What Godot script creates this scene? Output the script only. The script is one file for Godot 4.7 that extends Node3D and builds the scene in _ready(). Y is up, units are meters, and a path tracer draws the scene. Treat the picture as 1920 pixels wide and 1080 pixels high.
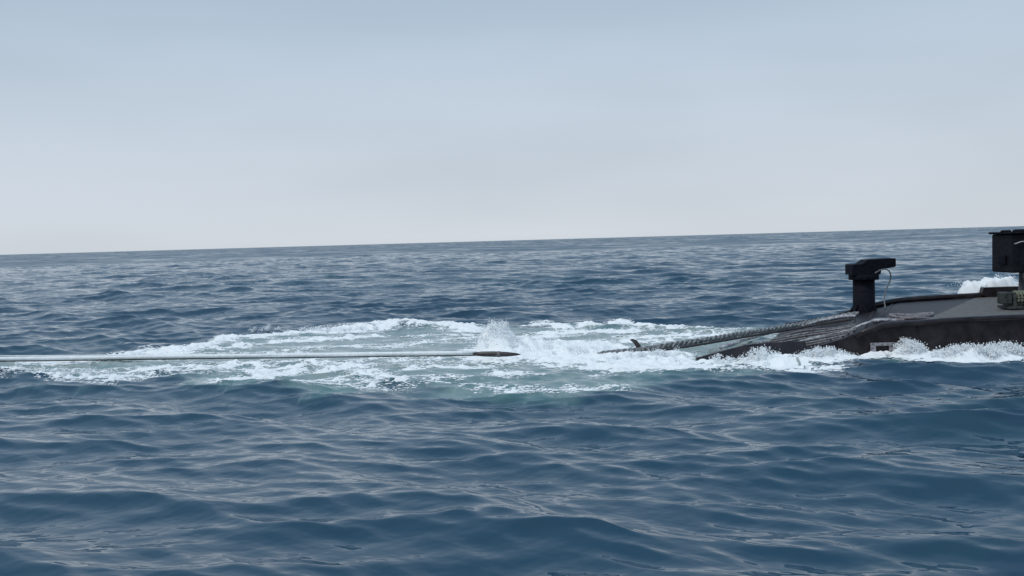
extends Node3D
# Open sea with the wash of a tow: a low dark barge comes in from the right, its bow ramp awash,
# hawsers lead from the ramp to a tow line that runs off to the left.

const EYE := 2.6

var tiles := []           # wave tiles: displacement fields that repeat, laid at different turns
var mask_w := 900
var mask_h := 520
var mask_x0 := -18.0
var mask_z0 := -36.0
var mask_cell := 0.045
var foam_mask := PackedFloat32Array()
var mound_mask := PackedFloat32Array()
var calm_mask := PackedFloat32Array()
var noise_a := FastNoiseLite.new()
var noise_b := FastNoiseLite.new()
var noise_c := FastNoiseLite.new()
var upper_edge := PackedVector2Array([Vector2(-16.05, -24.74), Vector2(-13.18, -24.53), Vector2(-11.35, -25.03), Vector2(-9.45, -25.55), Vector2(-8.23, -27.74), Vector2(-5.81, -28.80), Vector2(-1.01, -29.09), Vector2(2.17, -28.27), Vector2(4.50, -28.06), Vector2(6.80, -27.86), Vector2(8.49, -27.30)])
var lower_edge := PackedVector2Array([Vector2(-13.99, -21.53), Vector2(-10.72, -19.90), Vector2(-8.75, -19.22), Vector2(-6.74, -18.15), Vector2(-4.92, -17.06), Vector2(-3.29, -16.10), Vector2(-1.46, -15.79), Vector2(0.30, -15.81), Vector2(2.08, -15.83), Vector2(3.17, -16.94), Vector2(4.33, -17.80), Vector2(5.48, -18.31)])


func _ready():
	make_view()
	make_noise()
	make_tiles()
	make_masks()
	make_sea()
	make_foam()
	make_barge()
	make_ropes()
	make_spray()


# ------------------------------------------------------------------ view and light
func make_view():
	var cam := Camera3D.new()
	cam.name = "camera"
	cam.fov = 33.3985
	cam.near = 0.05
	cam.far = 60000.0
	add_child(cam)
	cam.position = Vector3(0, EYE, 0)
	cam.basis = Basis(Vector3.RIGHT, -0.04957) * Basis(Vector3.BACK, -0.02812)
	cam.current = true

	var sky_mat := ProceduralSkyMaterial.new()
	sky_mat.sky_top_color = Color(0.53, 0.68, 0.805)
	sky_mat.sky_horizon_color = Color(0.795, 0.822, 0.848)
	sky_mat.sky_curve = 0.25
	sky_mat.ground_horizon_color = Color(0.795, 0.822, 0.848)
	sky_mat.ground_bottom_color = Color(0.795, 0.822, 0.848)
	sky_mat.sun_angle_max = 2.0
	sky_mat.sky_cover = cloud_cover()
	sky_mat.sky_cover_modulate = Color(0.62, 0.62, 0.66)
	var sky := Sky.new()
	sky.sky_material = sky_mat
	var env := Environment.new()
	env.background_mode = Environment.BG_SKY
	env.sky = sky
	env.tonemap_mode = Environment.TONE_MAPPER_LINEAR
	env.tonemap_exposure = 1.0
	env.sdfgi_enabled = true
	env.ssao_enabled = true
	env.ssil_enabled = true
	var we := WorldEnvironment.new()
	we.name = "world_environment"
	we.environment = env
	add_child(we)

	var sun := DirectionalLight3D.new()
	sun.name = "sun"
	sun.light_energy = 0.5
	sun.light_angular_distance = 12.0
	sun.light_color = Color(1.0, 0.98, 0.95)
	sun.shadow_enabled = true
	add_child(sun)
	sun.rotation = Vector3(deg_to_rad(-58), deg_to_rad(-52), 0)


func cloud_cover() -> ImageTexture:
	var n := FastNoiseLite.new()
	n.seed = 5
	n.frequency = 0.9
	n.fractal_octaves = 4
	var w := 768
	var h := 384
	var im := Image.create(w, h, false, Image.FORMAT_RGBA8)
	for j in h:
		var el := PI / 2 - (j + 0.5) / h * PI
		if el < -0.02:
			break
		for i in w:
			var az := (i + 0.5) / w * TAU
			var d := Vector3(cos(az) * cos(el), sin(el) * 5.0, sin(az) * cos(el))
			var v := smoothstep(-0.3, 0.5, n.get_noise_3dv(d)) * 0.2
			im.set_pixel(i, j, Color(1, 1, 1, v))
	return ImageTexture.create_from_image(im)


# ------------------------------------------------------------------ waves
func make_noise():
	noise_a.seed = 11
	noise_a.frequency = 0.55
	noise_a.fractal_octaves = 4
	noise_b.seed = 23
	noise_b.frequency = 2.6
	noise_b.fractal_octaves = 3
	noise_c.seed = 37
	noise_c.noise_type = FastNoiseLite.TYPE_SIMPLEX
	noise_c.fractal_type = FastNoiseLite.FRACTAL_RIDGED
	noise_c.frequency = 0.9
	noise_c.fractal_octaves = 4


func make_tile(period: float, size: int, shortest: float, longest: float, waves: int, slope: float, turn: float, heading: float, spread: float, chop: float, seed_: int):
	# a sum of sine waves whose wave vectors fit the tile, so that it repeats without seams
	var rng := RandomNumberGenerator.new()
	rng.seed = seed_
	var field := PackedVector3Array()
	field.resize(size * size)
	var slope_sum := 0.0
	var list := []
	while list.size() < waves:
		var lam: float = shortest * pow(longest / shortest, rng.randf())
		var dir: float = heading + rng.randfn(0.0, spread) - turn
		var nx := roundi(cos(dir) * period / lam)
		var nz := roundi(sin(dir) * period / lam)
		if nx == 0 and nz == 0:
			continue
		var k := Vector2(nx, nz) * TAU / period
		var amp: float = pow(TAU / k.length(), 1.0) * rng.randf_range(0.5, 1.2)
		slope_sum += amp * amp * k.length_squared() * 0.5
		list.append([nx, nz, amp, rng.randf() * TAU, k.normalized()])
	var gain := slope / sqrt(slope_sum)
	var table := PackedFloat32Array()
	for i in size:
		table.append(sin(TAU * i / size))
	for wv in list:
		var nx: int = wv[0]
		var nz: int = wv[1]
		var amp: float = wv[2] * gain
		var ph := int(wv[3] / TAU * size)
		var kd: Vector2 = wv[4]
		var up := Vector3(0, amp, 0)
		var side := Vector3(kd.x, 0, kd.y) * (-amp * chop)
		var q := size / 4
		for j in size:
			var at := posmod(nz * j + ph, size)
			var row := j * size
			for i in size:
				field[row + i] += up * table[(at + q) % size] + side * table[at]
				at = posmod(at + nx, size)
	tiles.append({"f": field, "n": size, "s": size / period, "c": cos(turn), "d": sin(turn)})


func make_tiles():
	make_tile(61.0, 192, 3.4, 9.0, 26, 0.064, 0.35, 1.80, 0.38, 1.0, 101)
	make_tile(19.0, 192, 1.1, 3.4, 40, 0.17, -0.5, 1.95, 0.36, 1.05, 202)
	make_tile(5.3, 192, 0.26, 1.1, 44, 0.17, 0.9, 1.85, 0.4, 1.0, 303)


func tile_at(t: Dictionary, x: float, z: float) -> Vector3:
	var s: float = t.s
	var c: float = t.c
	var d: float = t.d
	var n: int = t.n
	var f: PackedVector3Array = t.f
	var u := (x * c + z * d) * s
	var v := (z * c - x * d) * s
	var fu := floorf(u)
	var fv := floorf(v)
	var i := posmod(int(fu), n)
	var j := posmod(int(fv), n) * n
	var i2 := i + 1 if i + 1 < n else 0
	var j2 := j + n if j + n < n * n else 0
	u -= fu
	var r := f[j + i].lerp(f[j + i2], u).lerp(f[j2 + i].lerp(f[j2 + i2], u), v - fv)
	return Vector3(r.x * c - r.z * d, r.y, r.x * d + r.z * c)


func wave(x: float, z: float, r: float) -> Vector3:
	var calm := 1.0
	if z < -14.0 and z > -35.0 and absf(x) < 17.0:
		calm = 1.0 - 0.62 * mask_at(calm_mask, x, z)
	# groups of waves: quiet and busy patches drift over the sea
	var gust := 1.0 + 0.45 * noise_a.get_noise_2d(x * 0.09, z * 0.09 + 40.0)
	var w := tile_at(tiles[0], x, z) * calm
	w += tile_at(tiles[1], x, z) * (calm * gust)
	if r < 900.0:
		w += tile_at(tiles[2], x, z) * (1.5 - 0.5 * calm) * gust
	return w


# ------------------------------------------------------------------ where the wash and the foam lie
func mask_at(m: PackedFloat32Array, x: float, z: float) -> float:
	var u := (x - mask_x0) / mask_cell
	var v := (z - mask_z0) / mask_cell
	if u < 0 or v < 0 or u >= mask_w - 1 or v >= mask_h - 1:
		return 0.0
	var i := int(u)
	var j := int(v)
	u -= i
	v -= j
	var o := j * mask_w + i
	return lerpf(lerpf(m[o], m[o + 1], u), lerpf(m[o + mask_w], m[o + mask_w + 1], u), v)


func stroke(m: PackedFloat32Array, pts: Array, half_x: float, half_z: float, strength: float, dome := false):
	var step := half_x * 0.35
	for k in pts.size() - 1:
		var a: Vector2 = pts[k]
		var b: Vector2 = pts[k + 1]
		var n := maxi(1, int(a.distance_to(b) / step))
		for q in n:
			var p := a.lerp(b, float(q) / n)
			var wob := 1.0 + 0.7 * noise_a.get_noise_2d(p.x * 2.0, p.y * 2.0 + 7.0)
			var hx := half_x * wob
			var hz := half_z * wob
			for j in range(maxi(0, int((p.y - hz - mask_z0) / mask_cell)), mini(mask_h, int((p.y + hz - mask_z0) / mask_cell) + 2)):
				var dz := (mask_z0 + j * mask_cell - p.y) / hz
				for i in range(maxi(0, int((p.x - hx - mask_x0) / mask_cell)), mini(mask_w, int((p.x + hx - mask_x0) / mask_cell) + 2)):
					var dx := (mask_x0 + i * mask_cell - p.x) / hx
					var d := dx * dx + dz * dz
					if d < 1.0:
						var v := strength * (sqrt(1.0 - d) if dome else (1.0 - d) * (1.0 - d * 0.5))
						var o := j * mask_w + i
						if v > m[o]:
							m[o] = v


func edge_z(e: PackedVector2Array, x: float) -> float:
	for k in e.size() - 1:
		if x <= e[k + 1].x:
			return lerpf(e[k].y, e[k + 1].y, clampf((x - e[k].x) / (e[k + 1].x - e[k].x), 0, 1))
	return e[e.size() - 1].y


func wash(x: float, z: float) -> float:
	# 1 well inside the band of aerated water, 0 outside, with a ragged edge
	var zu := edge_z(upper_edge, x)
	var zl := edge_z(lower_edge, x)
	var rag := noise_a.get_noise_2d(x * 0.7, z * 0.7) * 2.2
	var v := minf((z - zu + rag * 0.5) / 0.9, (zl - z + rag) / 2.0)
	v = minf(v, (7.6 - x + rag) / 1.5)
	return clampf(v, 0, 1)


func make_masks():
	for m in [foam_mask, mound_mask, calm_mask]:
		m.resize(mask_w * mask_h)
	for j in mask_h:
		for i in mask_w:
			if i % 4 == 0 and j % 4 == 0:
				var x := mask_x0 + i * mask_cell
				var z := mask_z0 + j * mask_cell
				var c := wash(x, z)
				# water beside the hull is held down as well
				c = maxf(c, clampf(1.0 - maxf(5.5 - x, maxf(z + 18.3, -25.6 - z)) / 1.2, 0, 1) * 0.8)
				for b in mini(4, mask_h - j):
					for a in mini(4, mask_w - i):
						calm_mask[(j + b) * mask_w + i + a] = c
	var f := foam_mask
	# the far line of foam
	stroke(f, [Vector2(-11.23, -24.76), Vector2(-9.86, -25.15), Vector2(-8.83, -25.02), Vector2(-8.14, -27.41), Vector2(-6.90, -27.98), Vector2(-5.85, -28.98), Vector2(-4.55, -28.94), Vector2(-3.32, -29.44), Vector2(-1.97, -29.03), Vector2(-0.97, -27.87)], 0.45, 0.67, 1.00)
	stroke(f, [Vector2(-6.51, -26.39), Vector2(-5.39, -26.66), Vector2(-3.66, -27.07)], 0.39, 0.56, 0.80)
	stroke(f, [Vector2(-9.05, -24.47), Vector2(-8.07, -24.83), Vector2(-7.11, -25.87)], 0.39, 0.64, 0.75)
	stroke(f, [Vector2(0.37, -28.84), Vector2(0.96, -29.57), Vector2(1.52, -27.78)], 0.33, 0.64, 0.80)
	stroke(f, [Vector2(1.99, -27.98), Vector2(2.79, -28.98), Vector2(3.32, -29.37), Vector2(3.58, -28.18), Vector2(3.96, -27.03)], 0.38, 0.72, 0.95)
	stroke(f, [Vector2(3.91, -26.72), Vector2(5.12, -27.17), Vector2(6.24, -26.17)], 0.38, 0.72, 0.75)
	stroke(f, [Vector2(0.32, -25.37), Vector2(1.41, -25.92), Vector2(2.31, -26.26), Vector2(3.49, -26.37)], 0.42, 0.80, 0.80)
	# white water between the end of the tow line and the ramp
	stroke(f, [Vector2(-0.29, -22.35), Vector2(0.21, -22.56), Vector2(1.21, -22.42), Vector2(1.99, -21.39)], 1.1, 2.3, 1.7)
	stroke(f, [Vector2(1.99, -21.39), Vector2(2.89, -20.22), Vector2(3.51, -19.30)], 0.9, 1.5, 1.5)
	stroke(f, [Vector2(1.95, -18.82), Vector2(2.96, -18.53), Vector2(3.98, -18.47), Vector2(5.00, -18.81), Vector2(5.63, -19.34)], 0.75, 1.20, 1.20)
	stroke(f, [Vector2(0.55, -21.33), Vector2(1.07, -19.92), Vector2(1.63, -19.97)], 0.60, 0.96, 1.00)
	stroke(f, [Vector2(2.89, -23.88), Vector2(4.34, -24.53), Vector2(5.75, -24.68)], 0.60, 1.28, 0.55)
	# wisps across the middle of the wash
	stroke(f, [Vector2(-8.60, -23.25), Vector2(-7.00, -23.52), Vector2(-5.30, -23.56)], 0.5, 0.6, 0.34)
	stroke(f, [Vector2(-5.41, -24.05), Vector2(-4.42, -24.53), Vector2(-3.64, -24.83)], 0.5, 0.6, 0.34)
	stroke(f, [Vector2(-3.29, -24.24), Vector2(-2.27, -24.99), Vector2(-1.16, -25.23)], 0.5, 0.6, 0.33)
	stroke(f, [Vector2(-3.36, -22.04), Vector2(-2.07, -21.35), Vector2(-0.98, -20.91)], 0.5, 0.6, 0.34)
	stroke(f, [Vector2(-2.73, -26.80), Vector2(-1.53, -26.76), Vector2(-0.83, -25.98)], 0.5, 0.6, 0.34)
	stroke(f, [Vector2(-4.16, -18.42), Vector2(-2.61, -17.65), Vector2(-1.04, -17.75)], 0.5, 0.4, 0.33)
	stroke(f, [Vector2(6.21, -26.03), Vector2(7.21, -26.52), Vector2(8.07, -26.92)], 0.35, 0.6, 0.8)
	stroke(f, [Vector2(3.40, -23.74), Vector2(4.99, -24.35), Vector2(6.39, -24.50)], 0.5, 0.8, 0.55)
	# near patches
	stroke(f, [Vector2(-11.51, -22.57), Vector2(-10.39, -22.33), Vector2(-9.47, -22.22)], 0.38, 0.56, 0.80)
	stroke(f, [Vector2(-11.19, -20.79), Vector2(-9.91, -20.53), Vector2(-9.12, -20.05), Vector2(-8.34, -20.06), Vector2(-7.56, -20.39), Vector2(-6.51, -20.68), Vector2(-5.48, -21.17), Vector2(-4.65, -21.74)], 0.6, 0.8, 0.56)
	stroke(f, [Vector2(-5.67, -18.63), Vector2(-5.07, -19.56), Vector2(-4.52, -20.01)], 0.45, 0.64, 0.85)
	stroke(f, [Vector2(-5.42, -20.03), Vector2(-4.84, -19.51), Vector2(-4.57, -20.27)], 0.38, 0.48, 0.80)
	stroke(f, [Vector2(-4.28, -21.09), Vector2(-3.34, -21.06)], 0.45, 0.64, 0.70)
	stroke(f, [Vector2(-3.82, -19.86), Vector2(-3.08, -20.12)], 0.38, 0.56, 0.80)
	stroke(f, [Vector2(-2.12, -19.51), Vector2(-1.62, -20.15), Vector2(-1.37, -19.76)], 0.33, 0.48, 0.75)
	stroke(f, [Vector2(-1.04, -19.69), Vector2(-0.64, -19.44)], 0.30, 0.48, 0.70)
	stroke(f, [Vector2(-0.71, -16.92), Vector2(0.31, -16.31), Vector2(1.22, -16.21), Vector2(1.77, -16.28)], 0.3, 0.3, 0.30)
	stroke(f, [Vector2(-0.35, -18.17), Vector2(0.45, -17.73)], 0.30, 0.40, 0.60)
	stroke(f, [Vector2(-3.40, -18.77), Vector2(-2.80, -18.95), Vector2(-2.40, -18.29)], 0.33, 0.45, 0.65)
	stroke(f, [Vector2(5.14, -17.50), Vector2(5.73, -17.81), Vector2(6.15, -18.17)], 0.24, 0.26, 0.80)
	# along the hull
	stroke(f, [Vector2(5.67, -19.59), Vector2(5.96, -19.18), Vector2(6.67, -19.02)], 0.54, 0.56, 1.30)
	stroke(f, [Vector2(6.73, -19.18), Vector2(7.45, -19.72), Vector2(8.09, -19.94), Vector2(8.44, -19.86)], 0.38, 0.48, 1.10)
	stroke(f, [Vector2(8.30, -19.52), Vector2(8.49, -18.86), Vector2(9.00, -18.83), Vector2(9.55, -18.88), Vector2(10.93, -19.64)], 0.60, 0.72, 1.20)
	stroke(f, [Vector2(10.12, -21.94), Vector2(12.52, -22.49)], 0.75, 1.12, 0.00)
	var g := mound_mask
	stroke(g, [Vector2(-0.47, -22.39), Vector2(-0.32, -22.36)], 0.42, 0.34, 0.66, true)
	stroke(g, [Vector2(-0.24, -22.34), Vector2(-0.04, -22.40)], 0.5, 0.40, 0.54, true)
	stroke(g, [Vector2(-0.04, -22.40), Vector2(0.59, -22.46)], 0.7, 0.6, 0.32, true)
	stroke(g, [Vector2(0.71, -22.54), Vector2(1.78, -21.75)], 0.7, 0.7, 0.20, true)
	stroke(g, [Vector2(7.95, -19.60), Vector2(8.27, -19.53)], 0.28, 0.26, 0.20)
	stroke(g, [Vector2(8.77, -18.89), Vector2(9.15, -18.80)], 0.55, 0.30, 0.27)
	stroke(g, [Vector2(9.36, -18.92), Vector2(10.00, -19.12)], 0.6, 0.30, 0.15)
	stroke(g, [Vector2(5.68, -19.33), Vector2(6.57, -18.96)], 0.4, 0.24, 0.10)
	# water thrown up along the far side of the hull
	stroke(f, [Vector2(12.2, -26.4), Vector2(14.6, -26.5)], 0.9, 0.5, 1.5)
	stroke(g, [Vector2(13.15, -26.4), Vector2(14.4, -26.4)], 0.55, 0.4, 1.30, true)
	stroke(g, [Vector2(12.75, -26.4), Vector2(13.3, -26.4)], 0.5, 0.4, 1.12, true)
	stroke(g, [Vector2(12.5, -26.4), Vector2(12.8, -26.4)], 0.4, 0.35, 0.95, true)


# ------------------------------------------------------------------ sea
func water_material() -> StandardMaterial3D:
	var m := StandardMaterial3D.new()
	m.vertex_color_use_as_albedo = true
	m.roughness = 0.06
	m.metallic_specular = 0.5
	m.normal_enabled = true
	m.normal_texture = ripple_map()
	m.normal_scale = 0.32
	m.uv1_triplanar = true
	m.uv1_world_triplanar = true
	m.uv1_scale = Vector3.ONE / 3.1
	return m


func ripple_map() -> ImageTexture:
	# the finest wind ripples, from the same kind of wave sum
	make_tile(3.1, 256, 0.07, 0.34, 40, 0.13, 0.0, 1.8, 0.55, 0.0, 404)
	var t: Dictionary = tiles.pop_back()
	var f: PackedVector3Array = t.f
	var n: int = t.n
	var im := Image.create(n, n, false, Image.FORMAT_RGB8)
	var k := n / 3.1 * 0.5
	for j in n:
		for i in n:
			var gx := (f[j * n + (i + 1) % n].y - f[j * n + (i + n - 1) % n].y) * k
			var gz := (f[((j + 1) % n) * n + i].y - f[((j + n - 1) % n) * n + i].y) * k
			var v := Vector3(-gx, gz, 1.0).normalized() * 0.5 + Vector3.ONE * 0.5
			im.set_pixel(i, j, Color(v.x, v.y, v.z))
	return ImageTexture.create_from_image(im)


func water_color(x: float, z: float) -> Color:
	var n := noise_a.get_noise_2d(x * 0.05, z * 0.05)
	var c := Color(0.011, 0.041, 0.076).lerp(Color(0.016, 0.051, 0.086), 0.5 + 0.5 * n)
	if z > -36.0 and z < -13.0 and absf(x) < 18.0:
		var a := wash(x, z)
		if a > 0.0:
			var b := noise_a.get_noise_2d(x * 0.8 + 30.0, z * 0.8) + 0.5 * noise_b.get_noise_2d(x * 0.6, z * 0.6)
			c = c.lerp(Color(0.085, 0.180, 0.180), clampf(a * 1.3 + b * 0.5 * a, 0, 1))
			var zu := edge_z(upper_edge, x)
			var zl := edge_z(lower_edge, x)
			var t := (z - zu) / maxf(0.5, zl - zu)
			var dense := clampf(1.6 - absf(t - 0.42) * 2.5 + b * 0.9, 0, 1) * clampf(a * 1.2, 0, 1)
			c = c.lerp(Color(0.255, 0.315, 0.305), dense)
			var lace := noise_c.get_noise_2d(x * 0.7, z * 1.3)
			c = c.lerp(Color(0.55, 0.60, 0.60), clampf((lace - 0.66 + 0.16 * b) * 3.0, 0, 0.75) * a)
		var f := mask_at(foam_mask, x, z)
		if f > 0.0:
			var s := clampf(f * 1.2 - 0.35 + 0.7 * noise_b.get_noise_2d(x * 0.7, z * 1.6) + 0.35 * noise_c.get_noise_2d(x * 1.3, z * 2.2), 0, 1)
			c = c.lerp(Color(0.62, 0.67, 0.68), s * 0.8)
	return c


func make_sea():
	var radii := PackedFloat32Array([0.0, 1.0, 2.0, 3.0])
	var r := 3.4
	var crest := {}        # far out, where the lattice is too wide for single waves, each ring carries a crest of its own
	while r < 30000.0:
		if r < 210.0:
			radii.append(r)
			r *= 1.012 if r < 5.5 else (1.0036 if r < 60.0 else 1.005)
		else:
			var half := 1.4 + r * 0.0002
			radii.append(r - half)
			crest[radii.size()] = half
			radii.append(r)
			radii.append(r + half)
			r *= 1.03
	var angles := PackedFloat32Array()
	var edge := 0.60
	var t := -PI
	while t < PI - 0.02:
		angles.append(t)
		t += 0.00185 if absf(t + 0.0001) < edge else (0.012 if absf(t) < edge + 0.12 else 0.07)
	angles.append(PI)
	var na := angles.size()
	var nr := radii.size()
	var pos := PackedVector3Array()
	var col := PackedColorArray()
	pos.resize(na * nr)
	col.resize(na * nr)
	var sn := PackedFloat32Array()
	var cs := PackedFloat32Array()
	for a in angles:
		sn.append(sin(a))
		cs.append(-cos(a))
	for j in nr:
		var rr := radii[j]
		for i in na:
			var x := rr * sn[i]
			var z := rr * cs[i]
			var p := Vector3(x, 0, z)
			if rr > 207.0:
				var u := noise_a.get_noise_2d(x * 0.05, z * 0.05)
				if crest.has(j):
					p.y = crest[j] * (0.13 + 0.30 * u + 0.10 * noise_b.get_noise_2d(x * 0.05, z * 0.05))
				else:
					p.y = -0.12
			elif rr > 1.0:
				p += wave(x, z, rr)
			pos[j * na + i] = p
			col[j * na + i] = water_color(x, z)
	var nor := PackedVector3Array()
	nor.resize(na * nr)
	for j in nr:
		var j0 := maxi(j - 1, 0) * na
		var j1 := mini(j + 1, nr - 1) * na
		for i in na:
			var e := pos[j * na + mini(i + 1, na - 1)] - pos[j * na + maxi(i - 1, 0)]
			var d := pos[j1 + i] - pos[j0 + i]
			var n := e.cross(d)
			nor[j * na + i] = n.normalized() if n.y > 1e-9 else Vector3.UP
	var idx := PackedInt32Array()
	idx.resize((na - 1) * (nr - 1) * 6)
	var o := 0
	for j in nr - 1:
		for i in na - 1:
			var a := j * na + i
			idx[o] = a
			idx[o + 1] = a + na
			idx[o + 2] = a + 1
			idx[o + 3] = a + 1
			idx[o + 4] = a + na
			idx[o + 5] = a + na + 1
			o += 6
	print("sea vertices ", na * nr)
	var arr := []
	arr.resize(Mesh.ARRAY_MAX)
	arr[Mesh.ARRAY_VERTEX] = pos
	arr[Mesh.ARRAY_NORMAL] = nor
	arr[Mesh.ARRAY_COLOR] = col
	arr[Mesh.ARRAY_INDEX] = idx
	var am := ArrayMesh.new()
	am.add_surface_from_arrays(Mesh.PRIMITIVE_TRIANGLES, arr)
	var mi := MeshInstance3D.new()
	mi.name = "water"
	mi.mesh = am
	mi.material_override = water_material()
	mi.set_meta("kind", "structure")
	mi.set_meta("label", "dark blue choppy sea reaching to the horizon")
	mi.set_meta("category", "sea")
	add_child(mi)


# ------------------------------------------------------------------ foam with thickness
func foam_material() -> StandardMaterial3D:
	var m := StandardMaterial3D.new()
	m.albedo_color = Color(0.965, 0.975, 0.98)
	m.backlight_enabled = true
	m.backlight = Color(0.4, 0.42, 0.44)
	m.roughness = 0.9
	m.metallic_specular = 0.3
	return m


func foam_cover(x: float, z: float, d: float) -> float:
	var n := noise_c.get_noise_2d(x * 0.9, z * 1.5) * 0.5 + noise_b.get_noise_2d(x * 0.7, z * 0.9) * 0.6
	n += noise_c.get_noise_2d(x * 2.3 + 5.0, z * 4.1) * 0.3
	return d * 1.1 - 0.66 + n * 1.0


func foam_thickness(x: float, z: float) -> float:
	var d := mask_at(foam_mask, x, z)
	var m := mask_at(mound_mask, x, z)
	if d <= 0.0 and m <= 0.0:
		return -1.0
	var s := foam_cover(x, z, d)
	var y := -0.02
	if s > -0.9:
		y = 0.07 * (1.0 - exp(-maxf(s, -0.35) * 1.8)) * (1.0 + (0.9 * noise_b.get_noise_2d(x * 1.7, z * 1.7) if s > 0.0 else 0.0))
	else:
		y = -1.0
	if m > 0.0:
		var q := m * (1.0 + 0.20 * noise_a.get_noise_2d(x * 2.4 + 9.0, z * 2.4)) + minf(m, 0.2) * (0.30 * noise_b.get_noise_2d(x * 1.6, z * 1.6) + 0.12 * noise_b.get_noise_2d(x * 5.0, z * 5.0)) - 0.03
		y = maxf(y, q)
	return y


func make_foam():
	# one sheet of white water for each stretch, cut out of one lattice
	foam_piece("wake_foam", -17.5, 5.6, -32.0, -15.0, "streaks and patches of white foam floating on the grey green wash", "foam")
	foam_piece("hull_foam", 5.6, 14.5, -20.9, -15.0, "white wave curling along the near side of the dark hull", "foam")
	foam_piece("breaking_wave", 11.0, 16.0, -28.0, -25.35, "white water thrown up behind the far edge of the deck", "foam")


func foam_piece(called: String, xa: float, xb: float, za: float, zb: float, label: String, category: String):
	var step := 0.034
	var w := int((xb - xa) / step)
	var h := int((zb - za) / step)
	var id := PackedInt32Array()
	id.resize(w * h)
	id.fill(-1)
	var pos := PackedVector3Array()
	for j in h:
		for i in w:
			var x := xa + i * step
			var z := za + j * step
			var t := foam_thickness(x, z)
			if t > -0.5:
				id[j * w + i] = pos.size()
				pos.append(Vector3(x, t, z) + wave(x, z, 20.0))
	var idx := PackedInt32Array()
	for j in h - 1:
		for i in w - 1:
			var a := id[j * w + i]
			var b := id[j * w + i + 1]
			var c := id[(j + 1) * w + i]
			var d := id[(j + 1) * w + i + 1]
			if a < 0 or b < 0 or c < 0 or d < 0:
				continue
			idx.append_array(PackedInt32Array([a, b, d, a, d, c]))
	var nor := PackedVector3Array()
	nor.resize(pos.size())
	for k in range(0, idx.size(), 3):
		var n := (pos[idx[k + 2]] - pos[idx[k]]).cross(pos[idx[k + 1]] - pos[idx[k]])
		nor[idx[k]] += n
		nor[idx[k + 1]] += n
		nor[idx[k + 2]] += n
	for k in nor.size():
		nor[k] = nor[k].normalized() if nor[k].length() > 1e-9 else Vector3.UP
	var arr := []
	arr.resize(Mesh.ARRAY_MAX)
	arr[Mesh.ARRAY_VERTEX] = pos
	arr[Mesh.ARRAY_NORMAL] = nor
	arr[Mesh.ARRAY_INDEX] = idx
	var am := ArrayMesh.new()
	am.add_surface_from_arrays(Mesh.PRIMITIVE_TRIANGLES, arr)
	var mi := MeshInstance3D.new()
	mi.name = called
	mi.mesh = am
	mi.material_override = foam_material()
	tag(mi, label, category, "stuff")
	add_child(mi)
	print(called, " triangles ", idx.size() / 3)


# ------------------------------------------------------------------ helpers
func tag(o: Node, label: String, category: String, kind := "", group := ""):
	o.set_meta("label", label)
	o.set_meta("category", category)
	if kind:
		o.set_meta("kind", kind)
	if group:
		o.set_meta("group", group)


func paint(c: Color, rough: float, spec := 0.5, wear := 0.0, scale := 1.0) -> StandardMaterial3D:
	# c is a linear base colour; wear mixes in patches of salt and grime
	var m := StandardMaterial3D.new()
	m.roughness = rough
	m.metallic_specular = spec
	if wear > 0.0:
		var g := Gradient.new()
		g.set_color(0, (c * (1.0 - wear)).linear_to_srgb())
		g.set_color(1, (c * (1.0 + wear)).linear_to_srgb())
		g.add_point(0.5, c.linear_to_srgb())
		g.set_offset(0, 0.25)
		g.set_offset(2, 0.8)
		var nt := NoiseTexture2D.new()
		var fn := FastNoiseLite.new()
		fn.seed = int(c.r * 1000) + 7
		fn.frequency = 0.012
		fn.fractal_octaves = 5
		nt.noise = fn
		nt.seamless = true
		nt.width = 512
		nt.height = 512
		nt.color_ramp = g
		m.albedo_texture = nt
		m.uv1_triplanar = true
		m.uv1_world_triplanar = true
		m.uv1_scale = Vector3.ONE * scale
	else:
		m.albedo_color = c.linear_to_srgb()
	return m


func part(called: String, st: SurfaceTool, m: Material, parent: Node) -> MeshInstance3D:
	var mi := MeshInstance3D.new()
	mi.name = called
	mi.mesh = st.commit()
	mi.material_override = m
	parent.add_child(mi, true)
	return mi


func quad(st: SurfaceTool, a: Vector3, b: Vector3, c: Vector3, d: Vector3):
	# a b c d run clockwise seen from outside
	for p in [a, b, c, a, c, d]:
		st.add_vertex(p)


func begin() -> SurfaceTool:
	var st := SurfaceTool.new()
	st.begin(Mesh.PRIMITIVE_TRIANGLES)
	st.set_smooth_group(-1)
	return st


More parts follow.
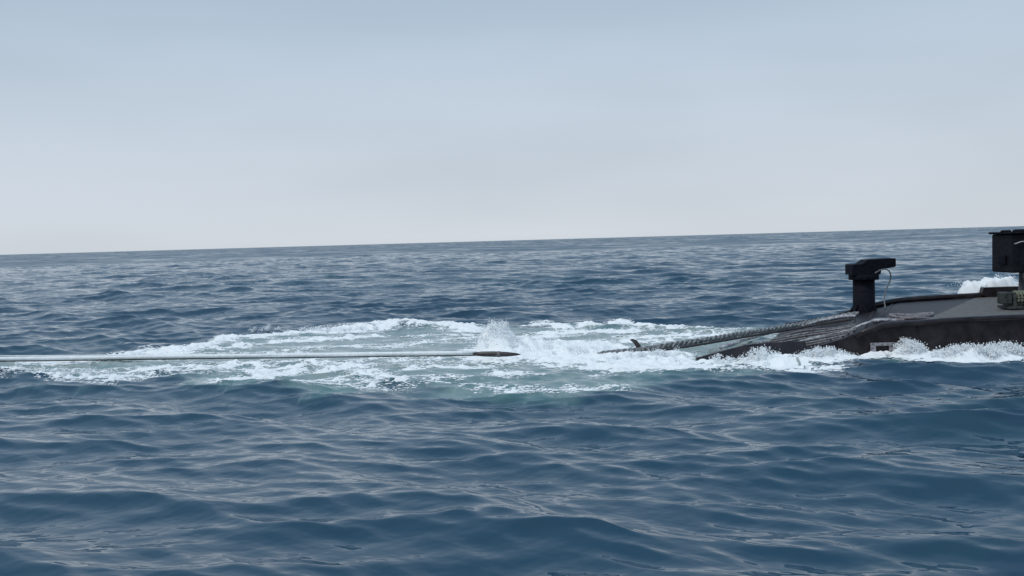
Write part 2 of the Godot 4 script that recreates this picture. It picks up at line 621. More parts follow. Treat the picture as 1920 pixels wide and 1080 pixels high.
func box(st: SurfaceTool, c: Vector3, s: Vector3, b := 0.02, turn := Basis.IDENTITY):
	# a box with chamfered edges
	var h := s / 2
	b = minf(b, minf(h.x, minf(h.y, h.z)) * 0.6)
	var add := func(pts: Array):
		var n: Vector3 = (pts[1] - pts[0]).cross(pts[2] - pts[0])
		var mid := Vector3.ZERO
		for p in pts:
			mid += p / pts.size()
		if n.dot(mid) > 0:
			pts.reverse()
		for k in range(1, pts.size() - 1):
			for p in [pts[0], pts[k], pts[k + 1]]:
				st.add_vertex(c + turn * p)
	for ax in 3:
		var u := (ax + 1) % 3
		var v := (ax + 2) % 3
		for sg in [-1.0, 1.0]:
			var pts := []
			for q in [[-1, -1], [1, -1], [1, 1], [-1, 1]]:
				var p := Vector3.ZERO
				p[ax] = sg * h[ax]
				p[u] = q[0] * (h[u] - b)
				p[v] = q[1] * (h[v] - b)
				pts.append(p)
			add.call(pts)
			for sv in [-1.0, 1.0]:
				var e := []
				for q in [[-1, 0], [1, 0], [1, 1], [-1, 1]]:
					var p := Vector3.ZERO
					p[v] = q[0] * (h[v] - b)
					p[ax] = sg * (h[ax] if q[1] == 0 else h[ax] - b)
					p[u] = sv * (h[u] - b if q[1] == 0 else h[u])
					e.append(p)
				add.call(e)
	for sx in [-1.0, 1.0]:
		for sy in [-1.0, 1.0]:
			for sz in [-1.0, 1.0]:
				add.call([Vector3(sx * h.x, sy * (h.y - b), sz * (h.z - b)), Vector3(sx * (h.x - b), sy * h.y, sz * (h.z - b)), Vector3(sx * (h.x - b), sy * (h.y - b), sz * h.z)])


func lathe(st: SurfaceTool, profile: Array, at: Vector3, turn := Basis.IDENTITY, sides := 28):
	# profile: [radius, height] from the bottom up
	st.set_smooth_group(1)
	for k in profile.size() - 1:
		for i in sides:
			var a0 := TAU * i / sides
			var a1 := TAU * (i + 1) / sides
			var p := func(a: float, q: Array) -> Vector3: return at + turn * Vector3(cos(a) * q[0], q[1], sin(a) * q[0])
			quad(st, p.call(a0, profile[k]), p.call(a1, profile[k]), p.call(a1, profile[k + 1]), p.call(a0, profile[k + 1]))
	st.set_smooth_group(-1)


func prism(st: SurfaceTool, outline: PackedVector2Array, z0: float, z1: float, at: Vector3):
	# an outline in x and y drawn out along z, with both faces
	var ids := Geometry2D.triangulate_polygon(outline)
	for k in range(0, ids.size(), 3):
		var t := [outline[ids[k]], outline[ids[k + 1]], outline[ids[k + 2]]]
		if (t[1] - t[0]).cross(t[2] - t[0]) > 0:
			t.reverse()
		for p in t:
			st.add_vertex(at + Vector3(p.x, p.y, z1))
		t.reverse()
		for p in t:
			st.add_vertex(at + Vector3(p.x, p.y, z0))
	var flip := Geometry2D.is_polygon_clockwise(outline)
	var n := outline.size()
	for k in n:
		var a := outline[k]
		var b := outline[(k + 1) % n]
		if flip:
			var s := a
			a = b
			b = s
		quad(st, at + Vector3(a.x, a.y, z1), at + Vector3(a.x, a.y, z0), at + Vector3(b.x, b.y, z0), at + Vector3(b.x, b.y, z1))


func smooth_path(pts: Array, step: float) -> PackedVector3Array:
	var c := Curve3D.new()
	for k in pts.size():
		var a: Vector3 = pts[maxi(k - 1, 0)]
		var b: Vector3 = pts[mini(k + 1, pts.size() - 1)]
		var t := (b - a) / 6.0
		c.add_point(pts[k], -t, t)
	c.bake_interval = step
	return c.get_baked_points()


func tube(st: SurfaceTool, path: PackedVector3Array, radius: float, sides := 7, taper := 1.0):
	st.set_smooth_group(1)
	var rings := []
	for k in path.size():
		var d := (path[mini(k + 1, path.size() - 1)] - path[maxi(k - 1, 0)]).normalized()
		var s := d.cross(Vector3.UP).normalized() if absf(d.y) < 0.95 else d.cross(Vector3.RIGHT).normalized()
		var u := s.cross(d)
		var ring := []
		var r := radius * lerpf(1.0, taper, float(k) / path.size())
		for i in sides:
			var a := TAU * i / sides
			ring.append(path[k] + (s * cos(a) + u * sin(a)) * r)
		rings.append(ring)
	for k in rings.size() - 1:
		for i in sides:
			var j := (i + 1) % sides
			quad(st, rings[k][i], rings[k][j], rings[k + 1][j], rings[k + 1][i])
	for k in range(1, sides - 1):
		for p in [rings[0][0], rings[0][k + 1], rings[0][k]]:
			st.add_vertex(p)
		for p in [rings[-1][0], rings[-1][k], rings[-1][k + 1]]:
			st.add_vertex(p)
	st.set_smooth_group(-1)


func rope(called: String, label: String, pts: Array, radius: float, m: Material, lay := 7.0, group := "") -> Node3D:
	# a laid rope: three strands wound round one another
	var root := Node3D.new()
	root.name = called
	add_child(root, true)
	tag(root, label, "rope", "", group)
	var origin: Vector3 = pts[0]
	root.position = origin
	var path := smooth_path(pts, radius * 0.9)
	for s in 3:
		var line := PackedVector3Array()
		var run := 0.0
		for k in path.size():
			var d := (path[mini(k + 1, path.size() - 1)] - path[maxi(k - 1, 0)]).normalized()
			var side := d.cross(Vector3.UP).normalized()
			var up := side.cross(d)
			var a := run / (radius * lay) * TAU + s * TAU / 3
			var loose := 0.48 + 0.22 * noise_b.get_noise_3d(run * 1.5, s * 7.0, radius * 100.0)
			line.append(path[k] - origin + (side * cos(a) + up * sin(a)) * radius * loose)
			if k + 1 < path.size():
				run += path[k].distance_to(path[k + 1])
		var st := begin()
		tube(st, line, radius * 0.56)
		st.generate_normals()
		part("strand", st, m, root)
	return root


# ------------------------------------------------------------------ barge
var near_side := [Vector3(4.9, -0.34, -20.75), Vector3(6.07, 0.09, -20.2), Vector3(6.85, 0.345, -19.95), Vector3(7.08, 0.46, -19.88), Vector3(7.6, 0.66, -19.8), Vector3(8.5, 0.72, -19.76), Vector3(10.7, 0.765, -19.9), Vector3(23.0, 0.86, -20.3)]
var far_side := [Vector3(5.9, -0.30, -24.7), Vector3(7.1, 0.12, -24.9), Vector3(8.3, 0.29, -25.0), Vector3(8.9, 0.45, -25.0), Vector3(10.1, 0.70, -25.0), Vector3(12.1, 0.77, -25.0), Vector3(13.6, 0.80, -25.05), Vector3(25.0, 0.88, -25.4)]


func make_barge():
	var root := Node3D.new()
	root.name = "barge"
	root.position = Vector3(12.0, 0, -22.5)
	add_child(root)
	tag(root, "low black barge with grey deck and a bow ramp awash in foam", "barge")
	var o := root.position
	var black := paint(Color(0.019, 0.014, 0.0165), 0.34, 0.4, 0.55, 0.45)
	var wet := paint(Color(0.020, 0.017, 0.022), 0.5, 0.3, 0.5, 0.9)
	var deck_grey := paint(Color(0.115, 0.108, 0.104), 0.7, 0.4, 0.14, 0.5)
	var iron := paint(Color(0.008, 0.009, 0.014), 0.7, 0.2, 0.4, 1.5)
	var pale := paint(Color(0.24, 0.23, 0.245), 0.6, 0.4, 0.5, 1.8)

	# shell: near and far sides, bow lip, stern, bottom
	var st := begin()
	var n := near_side.size()
	var low := -1.4
	for k in n - 1:
		var a: Vector3 = near_side[k] - o
		var b: Vector3 = near_side[k + 1] - o
		var ad := Vector3(a.x + 0.5, low, a.z - 0.1)
		var bd := Vector3(b.x + 0.5, low, b.z - 0.1)
		quad(st, a, b, bd, ad)
		var c: Vector3 = far_side[k] - o
		var d: Vector3 = far_side[k + 1] - o
		var cd := Vector3(c.x + 0.5, low, c.z + 0.1)
		var dd := Vector3(d.x + 0.5, low, d.z + 0.1)
		quad(st, d, c, cd, dd)
		quad(st, ad, bd, dd, cd)
		if k == 0:
			quad(st, c, a, ad, cd)
		if k == n - 2:
			quad(st, b, d, dd, bd)
	st.generate_normals()
	part("hull", st, black, root)

	# ramp plate: the first five stations, a separate sheet with a rolled near edge
	st = begin()
	st.set_smooth_group(2)
	for k in 5:
		for q in 6:
			var f0 := q / 6.0
			var f1 := (q + 1) / 6.0
			var a: Vector3 = near_side[k].lerp(far_side[k], f0) - o
			var b: Vector3 = near_side[k + 1].lerp(far_side[k + 1], f0) - o
			var c: Vector3 = near_side[k].lerp(far_side[k], f1) - o
			var d: Vector3 = near_side[k + 1].lerp(far_side[k + 1], f1) - o
			quad(st, c, d, b, a)
	st.generate_normals()
	part("bow_ramp", st, wet, root)
	# ribs welded across the ramp
	for k in 9:
		var f := 0.5 + k * 0.42
		var s := int(f)
		if s >= 5:
			break
		var t := f - s
		var a: Vector3 = near_side[s].lerp(near_side[s + 1], t).lerp(far_side[s].lerp(far_side[s + 1], t), 0.04) - o
		var b: Vector3 = far_side[s].lerp(far_side[s + 1], t).lerp(near_side[s].lerp(near_side[s + 1], t), 0.04) - o
		st = begin()
		tube(st, PackedVector3Array([a, a.lerp(b, 0.5), b]), 0.028, 6)
		st.generate_normals()
		part("rib", st, wet, root)

	# deck: plates side by side with a thin seam
	for k in range(5, n - 1):
		var count := 2 if k == 5 else 9
		for q in count:
			var t0 := float(q) / count
			var t1 := float(q + 1) / count - 0.002
			var na: Vector3 = near_side[k].lerp(near_side[k + 1], t0) - o
			var nb: Vector3 = near_side[k].lerp(near_side[k + 1], t1) - o
			var fa: Vector3 = far_side[k].lerp(far_side[k + 1], t0) - o
			var fb: Vector3 = far_side[k].lerp(far_side[k + 1], t1) - o
			st = begin()
			quad(st, fa, fb, nb, na)
			var dn := Vector3(0, -0.03, 0)
			quad(st, na, nb, nb + dn, na + dn)
			quad(st, fb, fa, fa + dn, fb + dn)
			quad(st, fa, na, na + dn, fa + dn)
			quad(st, nb, fb, fb + dn, nb + dn)
			st.generate_normals()
			part("deck_plate", st, deck_grey, root)
	# rubbing strake along the near edge, gunwale along the far edge
	st = begin()
	var rail := []
	for k in range(3, n):
		rail.append(near_side[k] - o + Vector3(0, -0.055, 0.0))
	tube(st, smooth_path(rail, 0.3), 0.06, 8)
	st.generate_normals()
	part("rubbing_strake", st, black, root)
	st = begin()
	rail = []
	for k in range(1, n):
		rail.append(far_side[k] - o + Vector3(0, 0.05, 0.02))
	tube(st, smooth_path(rail, 0.3), 0.075, 8)
	st.generate_normals()
	part("gunwale", st, black, root)
	# raised coaming on the far edge
	st = begin()
	prism(st, PackedVector2Array([Vector2(-0.1, 0), Vector2(-0.02, 0.32), Vector2(10.0, 0.36), Vector2(10.0, 0)]), -0.18, 0.0, Vector3(12.274, 0.741, -24.900) - o + Vector3(0, -0.03, 0))
	st.generate_normals()
	part("coaming", st, black, root)
	st = begin()
	prism(st, PackedVector2Array([Vector2(0, 0), Vector2(0.25, 0.11), Vector2(0.95, 0.13), Vector2(1.0, 0)]), -0.16, 0.0, Vector3(11.331, 0.726, -24.900) - o + Vector3(0, -0.03, 0))
	st.generate_normals()
	part("coaming_step", st, black, root)
	# low wedge of black plate ahead of the ramp
	st = begin()
	var tip: Vector3 = Vector3(3.774, 0.067, -19.750) - o
	var e0: Vector3 = Vector3(4.864, 0.291, -19.950) - o
	var e1: Vector3 = Vector3(5.635, 0.320, -20.000) - o
	var e2: Vector3 = Vector3(6.135, 0.307, -20.100) - o
	var g0: Vector3 = Vector3(4.637, -0.135, -19.500) - o
	var g1: Vector3 = Vector3(5.509, -0.160, -19.500) - o
	var g2: Vector3 = Vector3(6.116, -0.203, -19.700) - o
	var back := Vector3(0.1, -0.12, -0.9)
	quad(st, tip, e0, g0, tip + Vector3(0.05, -0.2, 0.05))
	quad(st, e0, e1, g1, g0)
	quad(st, e1, e2, g2, g1)
	quad(st, tip, tip + back, e0 + back, e0)
	quad(st, e0, e0 + back, e1 + back, e1)
	quad(st, e1, e1 + back, e2 + back, e2)
	st.generate_normals()
	part("bow_lip", st, black, root)
	# square mark painted on the side: four bars
	for r in [[1632, 643, 1677, 649], [1632, 649, 1642, 668], [1667, 649, 1677, 662], [1642, 666, 1668, 670]]:
		var pa: Vector3 = Vector3(7.384, 0.272, -19.780) - o
		var x0: float = pa.x + (r[0] - 1632) / 91.0
		var x1: float = pa.x + (r[2] - 1632) / 91.0
		var y1: float = pa.y - (r[1] - 643) / 91.0
		var y0: float = pa.y - (r[3] - 643) / 91.0
		st = begin()
		box(st, Vector3((x0 + x1) / 2, (y0 + y1) / 2, pa.z), Vector3(x1 - x0, y1 - y0, 0.03), 0.004)
		st.generate_normals()
		part("painted_bar", st, pale, root)

	# weld seams down the side
	for x in [8.35, 9.55, 10.75, 12.2, 13.6]:
		var k := 5 if x < 10.7 else 6
		if x < 8.5:
			k = 4
		var tk: float = (x - near_side[k].x) / (near_side[k + 1].x - near_side[k].x)
		var a: Vector3 = near_side[k].lerp(near_side[k + 1], tk) - o
		st = begin()
		tube(st, PackedVector3Array([a + Vector3(0, -0.11, 0), a + Vector3(0.13, -0.55, -0.022), a + Vector3(0.26, -0.95, -0.045)]), 0.009, 6)
		st.generate_normals()
		part("weld_seam", st, black, root)
	make_post(root, o, iron)
	make_cabinet(iron)
	make_winch()


func make_post(root: Node3D, o: Vector3, iron: Material):
	var at: Vector3 = Vector3(8.953, 0.511, -24.400) - o
	var holder := Node3D.new()
	holder.name = "towing_post"
	holder.position = at
	root.add_child(holder)
	var st := begin()
	lathe(st, [[0.0, -0.25], [0.285, -0.25], [0.285, 0.0], [0.272, 0.06], [0.268, 0.86], [0.0, 0.86]], Vector3.ZERO)
	st.generate_normals()
	part("column", st, iron, holder)
	st = begin()
	lathe(st, [[0.0, 0.84], [0.36, 0.84], [0.37, 0.86], [0.37, 0.95], [0.36, 0.97], [0.0, 0.97]], Vector3.ZERO)
	st.generate_normals()
	part("collar", st, iron, holder)
	st = begin()
	prism(st, PackedVector2Array([Vector2(-0.38, 0.972), Vector2(-0.38, 1.21), Vector2(-0.36, 1.24), Vector2(-0.12, 1.25), Vector2(0.02, 1.35), Vector2(0.70, 1.37), Vector2(0.72, 1.35), Vector2(0.72, 1.17), Vector2(0.70, 1.15), Vector2(0.36, 1.10), Vector2(0.33, 0.972)]), -0.26, 0.26, Vector3.ZERO)
	st.generate_normals()
	part("head", st, iron, holder)
	for k in 8:
		var a := TAU * k / 8 + 0.2
		st = begin()
		lathe(st, [[0.0, 0.0], [0.03, 0.0], [0.03, 0.03], [0.02, 0.04], [0.0, 0.04]], Vector3(cos(a) * 0.325, 0.968, sin(a) * 0.325), Basis.IDENTITY, 6)
		st.generate_normals()
		part("bolt", st, iron, holder)
	for k in 4:
		var a := TAU * k / 4 + 0.6
		st = begin()
		prism(st, PackedVector2Array([Vector2(0.25, -0.2), Vector2(0.25, 0.22), Vector2(0.29, 0.22), Vector2(0.42, 0.02), Vector2(0.42, -0.2)]), -0.015, 0.015, Vector3.ZERO)
		st.generate_normals()
		var gs := part("gusset", st, iron, holder)
		gs.rotation.y = a


func make_cabinet(iron: Material):
	var foot := Vector3(12.62, 0.775, -23.5)
	var root := Node3D.new()
	root.name = "equipment_cabinet"
	root.position = foot
	add_child(root)
	tag(root, "large dark cabinet raised on a thick post above the deck", "cabinet")
	var dark := paint(Color(0.012, 0.013, 0.017), 0.6, 0.2, 0.25, 0.8)
	var post_grey := paint(Color(0.05, 0.048, 0.055), 0.45, 0.5, 0.3, 1.0)
	var silver := paint(Color(0.45, 0.45, 0.46), 0.35, 0.6, 0.1, 1.0)
	var st := begin()
	box(st, Vector3(0.22, 1.17, 0), Vector3(1.66, 0.93, 1.0), 0.03)
	st.generate_normals()
	part("casing", st, dark, root)
	st = begin()
	box(st, Vector3(0.21, 1.665, 0), Vector3(1.76, 0.055, 1.1), 0.02)
	st.generate_normals()
	part("lid", st, iron, root)
	for q in [[-0.56, 0.12, 0.05], [-0.16, 0.22, 0.06], [0.72, 0.2, 0.10]]:
		st = begin()
		lathe(st, [[0.0, 0.0], [q[1], 0.0], [q[1], q[2] * 0.6], [q[1] * 0.7, q[2]], [0.0, q[2]]], Vector3(q[0], 1.69, 0.1), Basis.IDENTITY, 18)
		st.generate_normals()
		part("lid_fitting", st, iron, root)
	st = begin()
	lathe(st, [[0.0, 0.0], [0.40, 0.0], [0.40, 0.04], [0.33, 0.05], [0.31, 0.70], [0.36, 0.71], [0.0, 0.71]], Vector3(0.16, 0, 0.0))
	st.generate_normals()
	part("post", st, post_grey, root)
	st = begin()
	tube(st, smooth_path([Vector3(-0.56, 1.40, 0.5), Vector3(-0.52, 1.42, 0.55), Vector3(-0.44, 1.45, 0.56), Vector3(-0.36, 1.455, 0.55), Vector3(-0.32, 1.455, 0.5)], 0.03), 0.014, 6)
	st.generate_normals()
	part("handle", st, silver, root)
	for q in [[-0.34, 0.46, 0.016], [-0.24, 0.42, 0.022]]:
		st = begin()
		tube(st, smooth_path([Vector3(q[0], 0.72, q[1]), Vector3(q[0] + 0.02, 0.52, q[1] + 0.03), Vector3(q[0] + 0.12, 0.28, q[1] + 0.02), Vector3(q[0] + 0.14, 0.0, q[1])], 0.05), q[2], 6)
		st.generate_normals()
		part("cable", st, post_grey, root)
	st = begin()
	box(st, Vector3(-0.64, 1.02, 0.1), Vector3(0.07, 0.22, 0.3), 0.012)
	st.generate_normals()
	part("side_bracket", st, iron, root)


func make_winch():
	var at := Vector3(11.229, 0.688, -21.200)
	at.y = 0.785
	var root := Node3D.new()
	root.name = "deck_winch"
	root.position = at
	add_child(root)
	tag(root, "small dark winch with a rope drum bolted to the grey deck", "winch")
	var dark := paint(Color(0.040, 0.043, 0.040), 0.55, 0.4, 0.4, 1.2)
	var ropec := paint(Color(0.16, 0.17, 0.13), 0.9, 0.2, 0.3, 2.0)
	var st := begin()
	box(st, Vector3(0.12, 0.03, 0), Vector3(0.95, 0.06, 0.6), 0.012)
	st.generate_normals()
	part("base_plate", st, dark, root)
	for x in [-0.22, 0.46]:
		st = begin()
		prism(st, PackedVector2Array([Vector2(-0.26, 0.06), Vector2(-0.18, 0.36), Vector2(0.18, 0.36), Vector2(0.26, 0.06)]), -0.03, 0.03, Vector3.ZERO)
		st.generate_normals()
		var p := part("cheek", st, dark, root)
		p.position.x = x
		p.rotation.y = PI / 2
	st = begin()
	lathe(st, [[0.0, -0.3], [0.13, -0.3], [0.13, 0.3], [0.0, 0.3]], Vector3(0.12, 0.21, 0), Basis(Vector3.BACK, PI / 2), 20)
	st.generate_normals()
	part("drum", st, dark, root)
	for k in 7:
		st = begin()
		var ring := PackedVector3Array()
		for i in 21:
			var a := TAU * i / 20
			ring.append(Vector3(-0.1 + k * 0.075, 0.21 + sin(a) * 0.155, cos(a) * 0.155))
		tube(st, ring, 0.034, 6)
		st.generate_normals()
		part("rope_turn", st, ropec, root)
	st = begin()
	box(st, Vector3(-0.36, 0.24, 0.05), Vector3(0.2, 0.26, 0.3), 0.02)
	st.generate_normals()
	part("gearbox", st, dark, root)


# ------------------------------------------------------------------ ropes
func make_ropes():
	var white := paint(Color(0.82, 0.84, 0.85), 0.7, 0.3, 0.08, 1.0)
	var grey := paint(Color(0.20, 0.205, 0.21), 0.35, 0.5, 0.75, 2.0)
	var mauve := paint(Color(0.17, 0.15, 0.16), 0.45, 0.5, 0.6, 2.5)
	var pale_wet := paint(Color(0.42, 0.42, 0.44), 0.3, 0.5, 0.7, 1.3)
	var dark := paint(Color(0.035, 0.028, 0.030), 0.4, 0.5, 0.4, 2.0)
	var tow := Node3D.new()
	tow.name = "tow_line"
	var tow_path := smooth_path([Vector3(-20.502, 0.340, -22.102), Vector3(-11.856, 0.200, -22.060), Vector3(-6.186, 0.170, -21.596), Vector3(-0.823, 0.160, -20.958)], 0.5)
	tow.position = tow_path[0]
	add_child(tow)
	tag(tow, "long white tow line stretched taut just above the wash", "rope")
	for k in tow_path.size():
		tow_path[k] -= tow.position
	var ts := begin()
	tube(ts, tow_path, 0.046, 10)
	ts.generate_normals()
	part("sheath", ts, white, tow)
	var shade_strip := Node3D.new()  # added dark tube: stands in for the shade under the tow line
	shade_strip.name = "tow_line_shade"
	shade_strip.position = tow.position
	add_child(shade_strip)
	tag(shade_strip, "thin dark strip added as shade under the white tow line", "shade_strip")
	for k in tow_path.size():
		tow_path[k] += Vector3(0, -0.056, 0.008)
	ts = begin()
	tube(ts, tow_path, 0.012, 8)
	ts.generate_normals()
	part("strand", ts, dark, shade_strip)  # single tube of the added shade, coloured dark
	rope("messenger_line", "thin pale line running above and along the white tow line", [Vector3(-21.296, 0.380, -22.968), Vector3(-11.994, 0.240, -22.324), Vector3(-8.090, 0.210, -21.863), Vector3(-5.308, 0.180, -21.457)], 0.016, white, 8.0)
	# dark socket at the end of the tow line
	var s := Node3D.new()
	s.name = "tow_socket"
	var sa := Vector3(-0.902, 0.150, -20.863)
	var sb := Vector3(0.167, 0.130, -20.679)
	s.position = sa
	add_child(s)
	tag(s, "dark spindle shaped socket at the end of the white tow line", "socket")
	var st := begin()
	var dir := (sb - sa).normalized()
	var turn := Basis(dir.cross(Vector3.BACK).normalized(), dir, Vector3.BACK).orthonormalized()
	var l := sa.distance_to(sb)
	lathe(st, [[0.0, 0.0], [0.035, 0.02], [0.056, l * 0.2], [0.062, l * 0.45], [0.052, l * 0.7], [0.028, l * 0.9], [0.0, l]], Vector3.ZERO, turn, 16)
	st.generate_normals()
	part("barrel", st, dark, s)
	st = begin()
	lathe(st, [[0.055, l * 0.5], [0.066, l * 0.51], [0.066, l * 0.56], [0.055, l * 0.57]], Vector3.ZERO, turn, 16)
	st.generate_normals()
	part("band", st, mauve, s)
	# hawsers from the white water up the ramp
	rope("hawser", "thick twisted grey hawser rising from white water over the ramp's far edge", [Vector3(1.388, -0.129, -21.400), Vector3(2.118, 0.007, -21.500), Vector3(2.866, 0.036, -21.700), Vector3(3.506, 0.093, -21.900), Vector3(4.568, 0.169, -22.300), Vector3(5.587, 0.232, -22.900), Vector3(6.813, 0.288, -23.600), Vector3(8.002, 0.434, -24.000), Vector3(8.636, 0.531, -23.900)], 0.066, grey, 6.0)
	rope("hawser", "twisted grey hawser lying up the middle of the ramp", [Vector3(3.806, -0.111, -20.900), Vector3(4.989, 0.057, -21.200), Vector3(5.842, 0.155, -21.500), Vector3(6.564, 0.227, -21.900), Vector3(7.231, 0.314, -21.700), Vector3(7.849, 0.457, -21.400), Vector3(8.523, 0.615, -21.000)], 0.055, mauve, 6.0)
	rope("hawser", "pale wet rope bent over the near edge of the ramp", [Vector3(6.262, 0.219, -20.900), Vector3(6.897, 0.373, -20.700), Vector3(7.210, 0.454, -20.600), Vector3(7.358, 0.540, -20.500), Vector3(7.539, 0.624, -20.400), Vector3(7.748, 0.703, -20.200), Vector3(8.239, 0.669, -20.300)], 0.03, pale_wet, 6.0)
	rope("hawser", "thin grey rope slanting along the lower edge of the ramp", [Vector3(5.766, -0.081, -20.400), Vector3(6.307, 0.087, -20.300), Vector3(6.920, 0.307, -20.100), Vector3(7.132, 0.412, -20.000)], 0.035, grey, 6.0)
	rope("hawser", "bright white wet rope lying along the far edge of the ramp", [Vector3(4.748, -0.003, -22.000), Vector3(5.512, 0.111, -22.600), Vector3(6.362, 0.188, -23.400), Vector3(7.106, 0.284, -23.700), Vector3(7.735, 0.404, -23.800), Vector3(8.134, 0.473, -23.800), Vector3(8.461, 0.506, -23.600)], 0.04, pale_wet, 6.0)
	rope("hawser", "thin dark rope slung beside the thick hawser above the white water", [Vector3(1.859, -0.034, -21.300), Vector3(2.959, 0.008, -21.500), Vector3(4.116, 0.076, -21.900), Vector3(5.488, 0.185, -22.500), Vector3(6.639, 0.270, -23.000), Vector3(7.734, 0.402, -23.200), Vector3(8.252, 0.465, -23.200)], 0.03, dark, 7.0)
	for k in 7:
		var drift := noise_a.get_noise_1d(k * 31.0) * 0.25
		rope("netting_line", "thin slack grey line lying across the wet ramp" if k % 2 else "thin slack brownish line lying across the wet ramp", [Vector3(5.333, 0.034, -20.700) + Vector3(k * 0.10 + drift, 0.035 * k, -0.16 * k), Vector3(6.141, 0.149, -20.500) + Vector3(0.06 * k, 0.040 * k + drift * 0.1, -0.15 * k), Vector3(6.763, 0.291, -20.300) + Vector3(0.05 * k, 0.032 * k - drift * 0.1, -0.12 * k), Vector3(7.191, 0.423, -20.100) + Vector3(0.04 * k, 0.025 * k, -0.10 * k)], 0.022, grey if k % 2 else mauve, 6.0, "slack lines lying across the wet ramp")
	# pile of rope on the near corner of the deck
	var pile := Node3D.new()
	pile.name = "rope_coil"
	pile.position = Vector3(8.279, 0.626, -20.400)
	add_child(pile)
	tag(pile, "heap of faded mauve grey rope on the near corner of the deck", "rope")
	var rng := RandomNumberGenerator.new()
	rng.seed = 77
	for k in 9:
		var pts := []
		var cx := rng.randf_range(-0.25, 0.35)
		var cz := rng.randf_range(-0.15, 0.15)
		var ra := rng.randf_range(0.18, 0.36)
		for i in 13:
			var a := TAU * i / 12
			pts.append(Vector3(cx + cos(a) * ra * 1.3, 0.03 + k * 0.014 + 0.02 * sin(a * 2 + k), cz + sin(a) * ra * 0.7))
		st = begin()
		tube(st, smooth_path(pts, 0.05), 0.034, 7)
		st.generate_normals()
		part("loop", st, mauve, pile)
	# thin rope hanging from the arm of the post
	var pale := paint(Color(0.20, 0.22, 0.23), 0.8, 0.3, 0.2, 2.0)
	rope("hanging_rope", "thin pale rope hanging in a bend from the post's arm", [Vector3(9.134, 1.523, -24.100), Vector3(9.243, 1.603, -24.000), Vector3(9.404, 1.599, -24.000), Vector3(9.522, 1.472, -24.100), Vector3(9.533, 1.293, -24.200), Vector3(9.451, 1.106, -24.200), Vector3(9.356, 0.872, -24.100), Vector3(9.342, 0.637, -24.000)], 0.018, pale, 8.0)
	# dark pointed piece that sticks out of the foam
	var fin := Node3D.new()
	fin.name = "shackle_horn"
	fin.position = Vector3(2.825, 0.080, -21.750)
	add_child(fin)
	tag(fin, "small dark pointed horn sticking up beside the thick hawser", "fitting")
	st = begin()
	prism(st, PackedVector2Array([Vector2(0.12, -0.05), Vector2(-0.02, -0.02), Vector2(-0.09, 0.10), Vector2(-0.18, 0.19), Vector2(-0.11, 0.205), Vector2(-0.02, 0.17), Vector2(0.06, 0.06)]), -0.035, 0.035, Vector3.ZERO)
	st.generate_normals()
	part("horn", st, dark, fin)


# ------------------------------------------------------------------ drops in the air, flecks on the water
func scatter(called: String, label: String, xf: Array):
	var drop := SphereMesh.new()
	drop.radius = 1.0
	drop.height = 2.0
	drop.radial_segments = 6
	drop.rings = 3
	drop.material = foam_material()
	var mm := MultiMesh.new()
	mm.transform_format = MultiMesh.TRANSFORM_3D
	mm.mesh = drop
	mm.instance_count = xf.size()
	for k in xf.size():
		mm.set_instance_transform(k, xf[k])
	var mi := MultiMeshInstance3D.new()
	mi.name = called
	mi.multimesh = mm
	tag(mi, label, "spray" if called == "spray" else "foam", "stuff")
	add_child(mi)
	print(called, " ", xf.size())


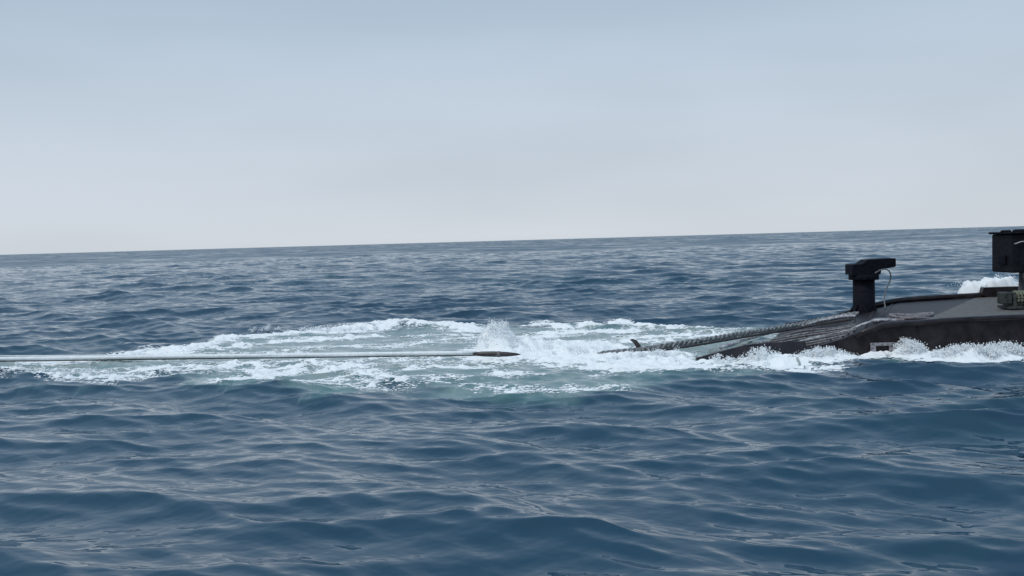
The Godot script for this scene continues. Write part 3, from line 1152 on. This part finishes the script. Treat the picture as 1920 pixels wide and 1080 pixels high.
func make_spray():
	var rng := RandomNumberGenerator.new()
	rng.seed = 9
	var xf := []
	# [foot, reach in x and z, height, jets, drift in x]
	for b in [[Vector2(-0.39, -22.38), Vector2(0.32, 0.22), 0.68, 110, 0.10], [Vector2(-0.07, -22.41), Vector2(0.45, 0.3), 0.38, 45, 0.4], [Vector2(0.58, -22.36), Vector2(0.6, 0.5), 0.24, 40, 0.3], [Vector2(1.55, -21.91), Vector2(0.7, 0.5), 0.18, 40, 0.3], [Vector2(2.92, -20.40), Vector2(0.9, 0.5), 0.15, 40, 0.3], [Vector2(4.11, -19.08), Vector2(0.9, 0.3), 0.15, 30, 0.2], [Vector2(5.02, -19.30), Vector2(0.3, 0.2), 0.20, 16, 0.2], [Vector2(6.13, -19.06), Vector2(0.5, 0.15), 0.15, 55, 0.2], [Vector2(8.10, -19.57), Vector2(0.26, 0.14), 0.28, 45, 0.1], [Vector2(8.96, -18.84), Vector2(0.6, 0.15), 0.30, 90, 0.1], [Vector2(9.90, -19.15), Vector2(0.5, 0.15), 0.2, 50, 0.1], [Vector2(12.9, -26.4), Vector2(0.5, 0.3), 1.1, 40, -0.1], [Vector2(13.7, -26.4), Vector2(0.6, 0.3), 1.3, 40, -0.1], [Vector2(-9.28, -20.16), Vector2(0.5, 0.2), 0.22, 8, 0.1], [Vector2(-5.85, -28.98), Vector2(2.6, 0.4), 0.12, 30, 0.1], [Vector2(3.20, -29.03), Vector2(0.5, 0.2), 0.15, 10, 0.1]]:
		for k in b[3]:
			var f: float = rng.randfn(0.0, 0.5)
			var p := Vector2(b[0].x + f * b[1].x, b[0].y + rng.randfn(0.0, 0.5) * b[1].y)
			var peak: float = b[2] * rng.randf_range(0.45, 1.08) * exp(-f * f * 0.9)
			var vy := sqrt(2.0 * 9.8 * peak)
			var vx: float = (f * 0.9 + b[4] + rng.randfn(0.0, 0.25)) * vy * 0.16
			var vz: float = rng.randfn(0.0, 0.07) * vy
			var base := wave(p.x, p.y, 20.0).y
			for q in 70:
				var s := sqrt(rng.randf()) * 1.5
				var tt := s * vy / 9.8
				var blur := 0.012 + 0.03 * s
				var y := vy * tt - 4.9 * tt * tt
				if y < -0.02:
					continue
				var size := (0.017 - 0.007 * s) * pow(rng.randf(), 1.6) + 0.003
				var at := Vector3(p.x + vx * tt + rng.randfn(0.0, blur), base + y + rng.randfn(0.0, blur * 0.7), p.y + vz * tt + rng.randfn(0.0, blur))
				xf.append(Transform3D(Basis().scaled(Vector3(size, size * rng.randf_range(0.8, 1.7), size)), at))
	scatter("spray", "white drops of spray flying above the splashes", xf)
	# flecks and bubbles that fray the edges of the foam
	xf = []
	for k in 420000:
		var x := rng.randf_range(-17.0, 11.0)
		var z := rng.randf_range(-32.0, -16.0)
		var d := mask_at(foam_mask, x, z)
		if d <= 0.0:
			continue
		var s := foam_cover(x, z, d)
		if s > 0.15 or rng.randf() > smoothstep(-1.0, 0.1, s) * 0.9:
			continue
		var size := 0.007 + 0.022 * pow(rng.randf(), 2.0)
		var w := wave(x, z, 20.0)
		xf.append(Transform3D(Basis().scaled(Vector3(size * rng.randf_range(1.0, 2.2), size * 0.35, size)).rotated(Vector3.UP, rng.randf_range(-0.5, 0.5)), Vector3(x, 0.002, z) + w))
	scatter("foam_flecks", "small white flecks of froth scattered round the foam patches", xf)
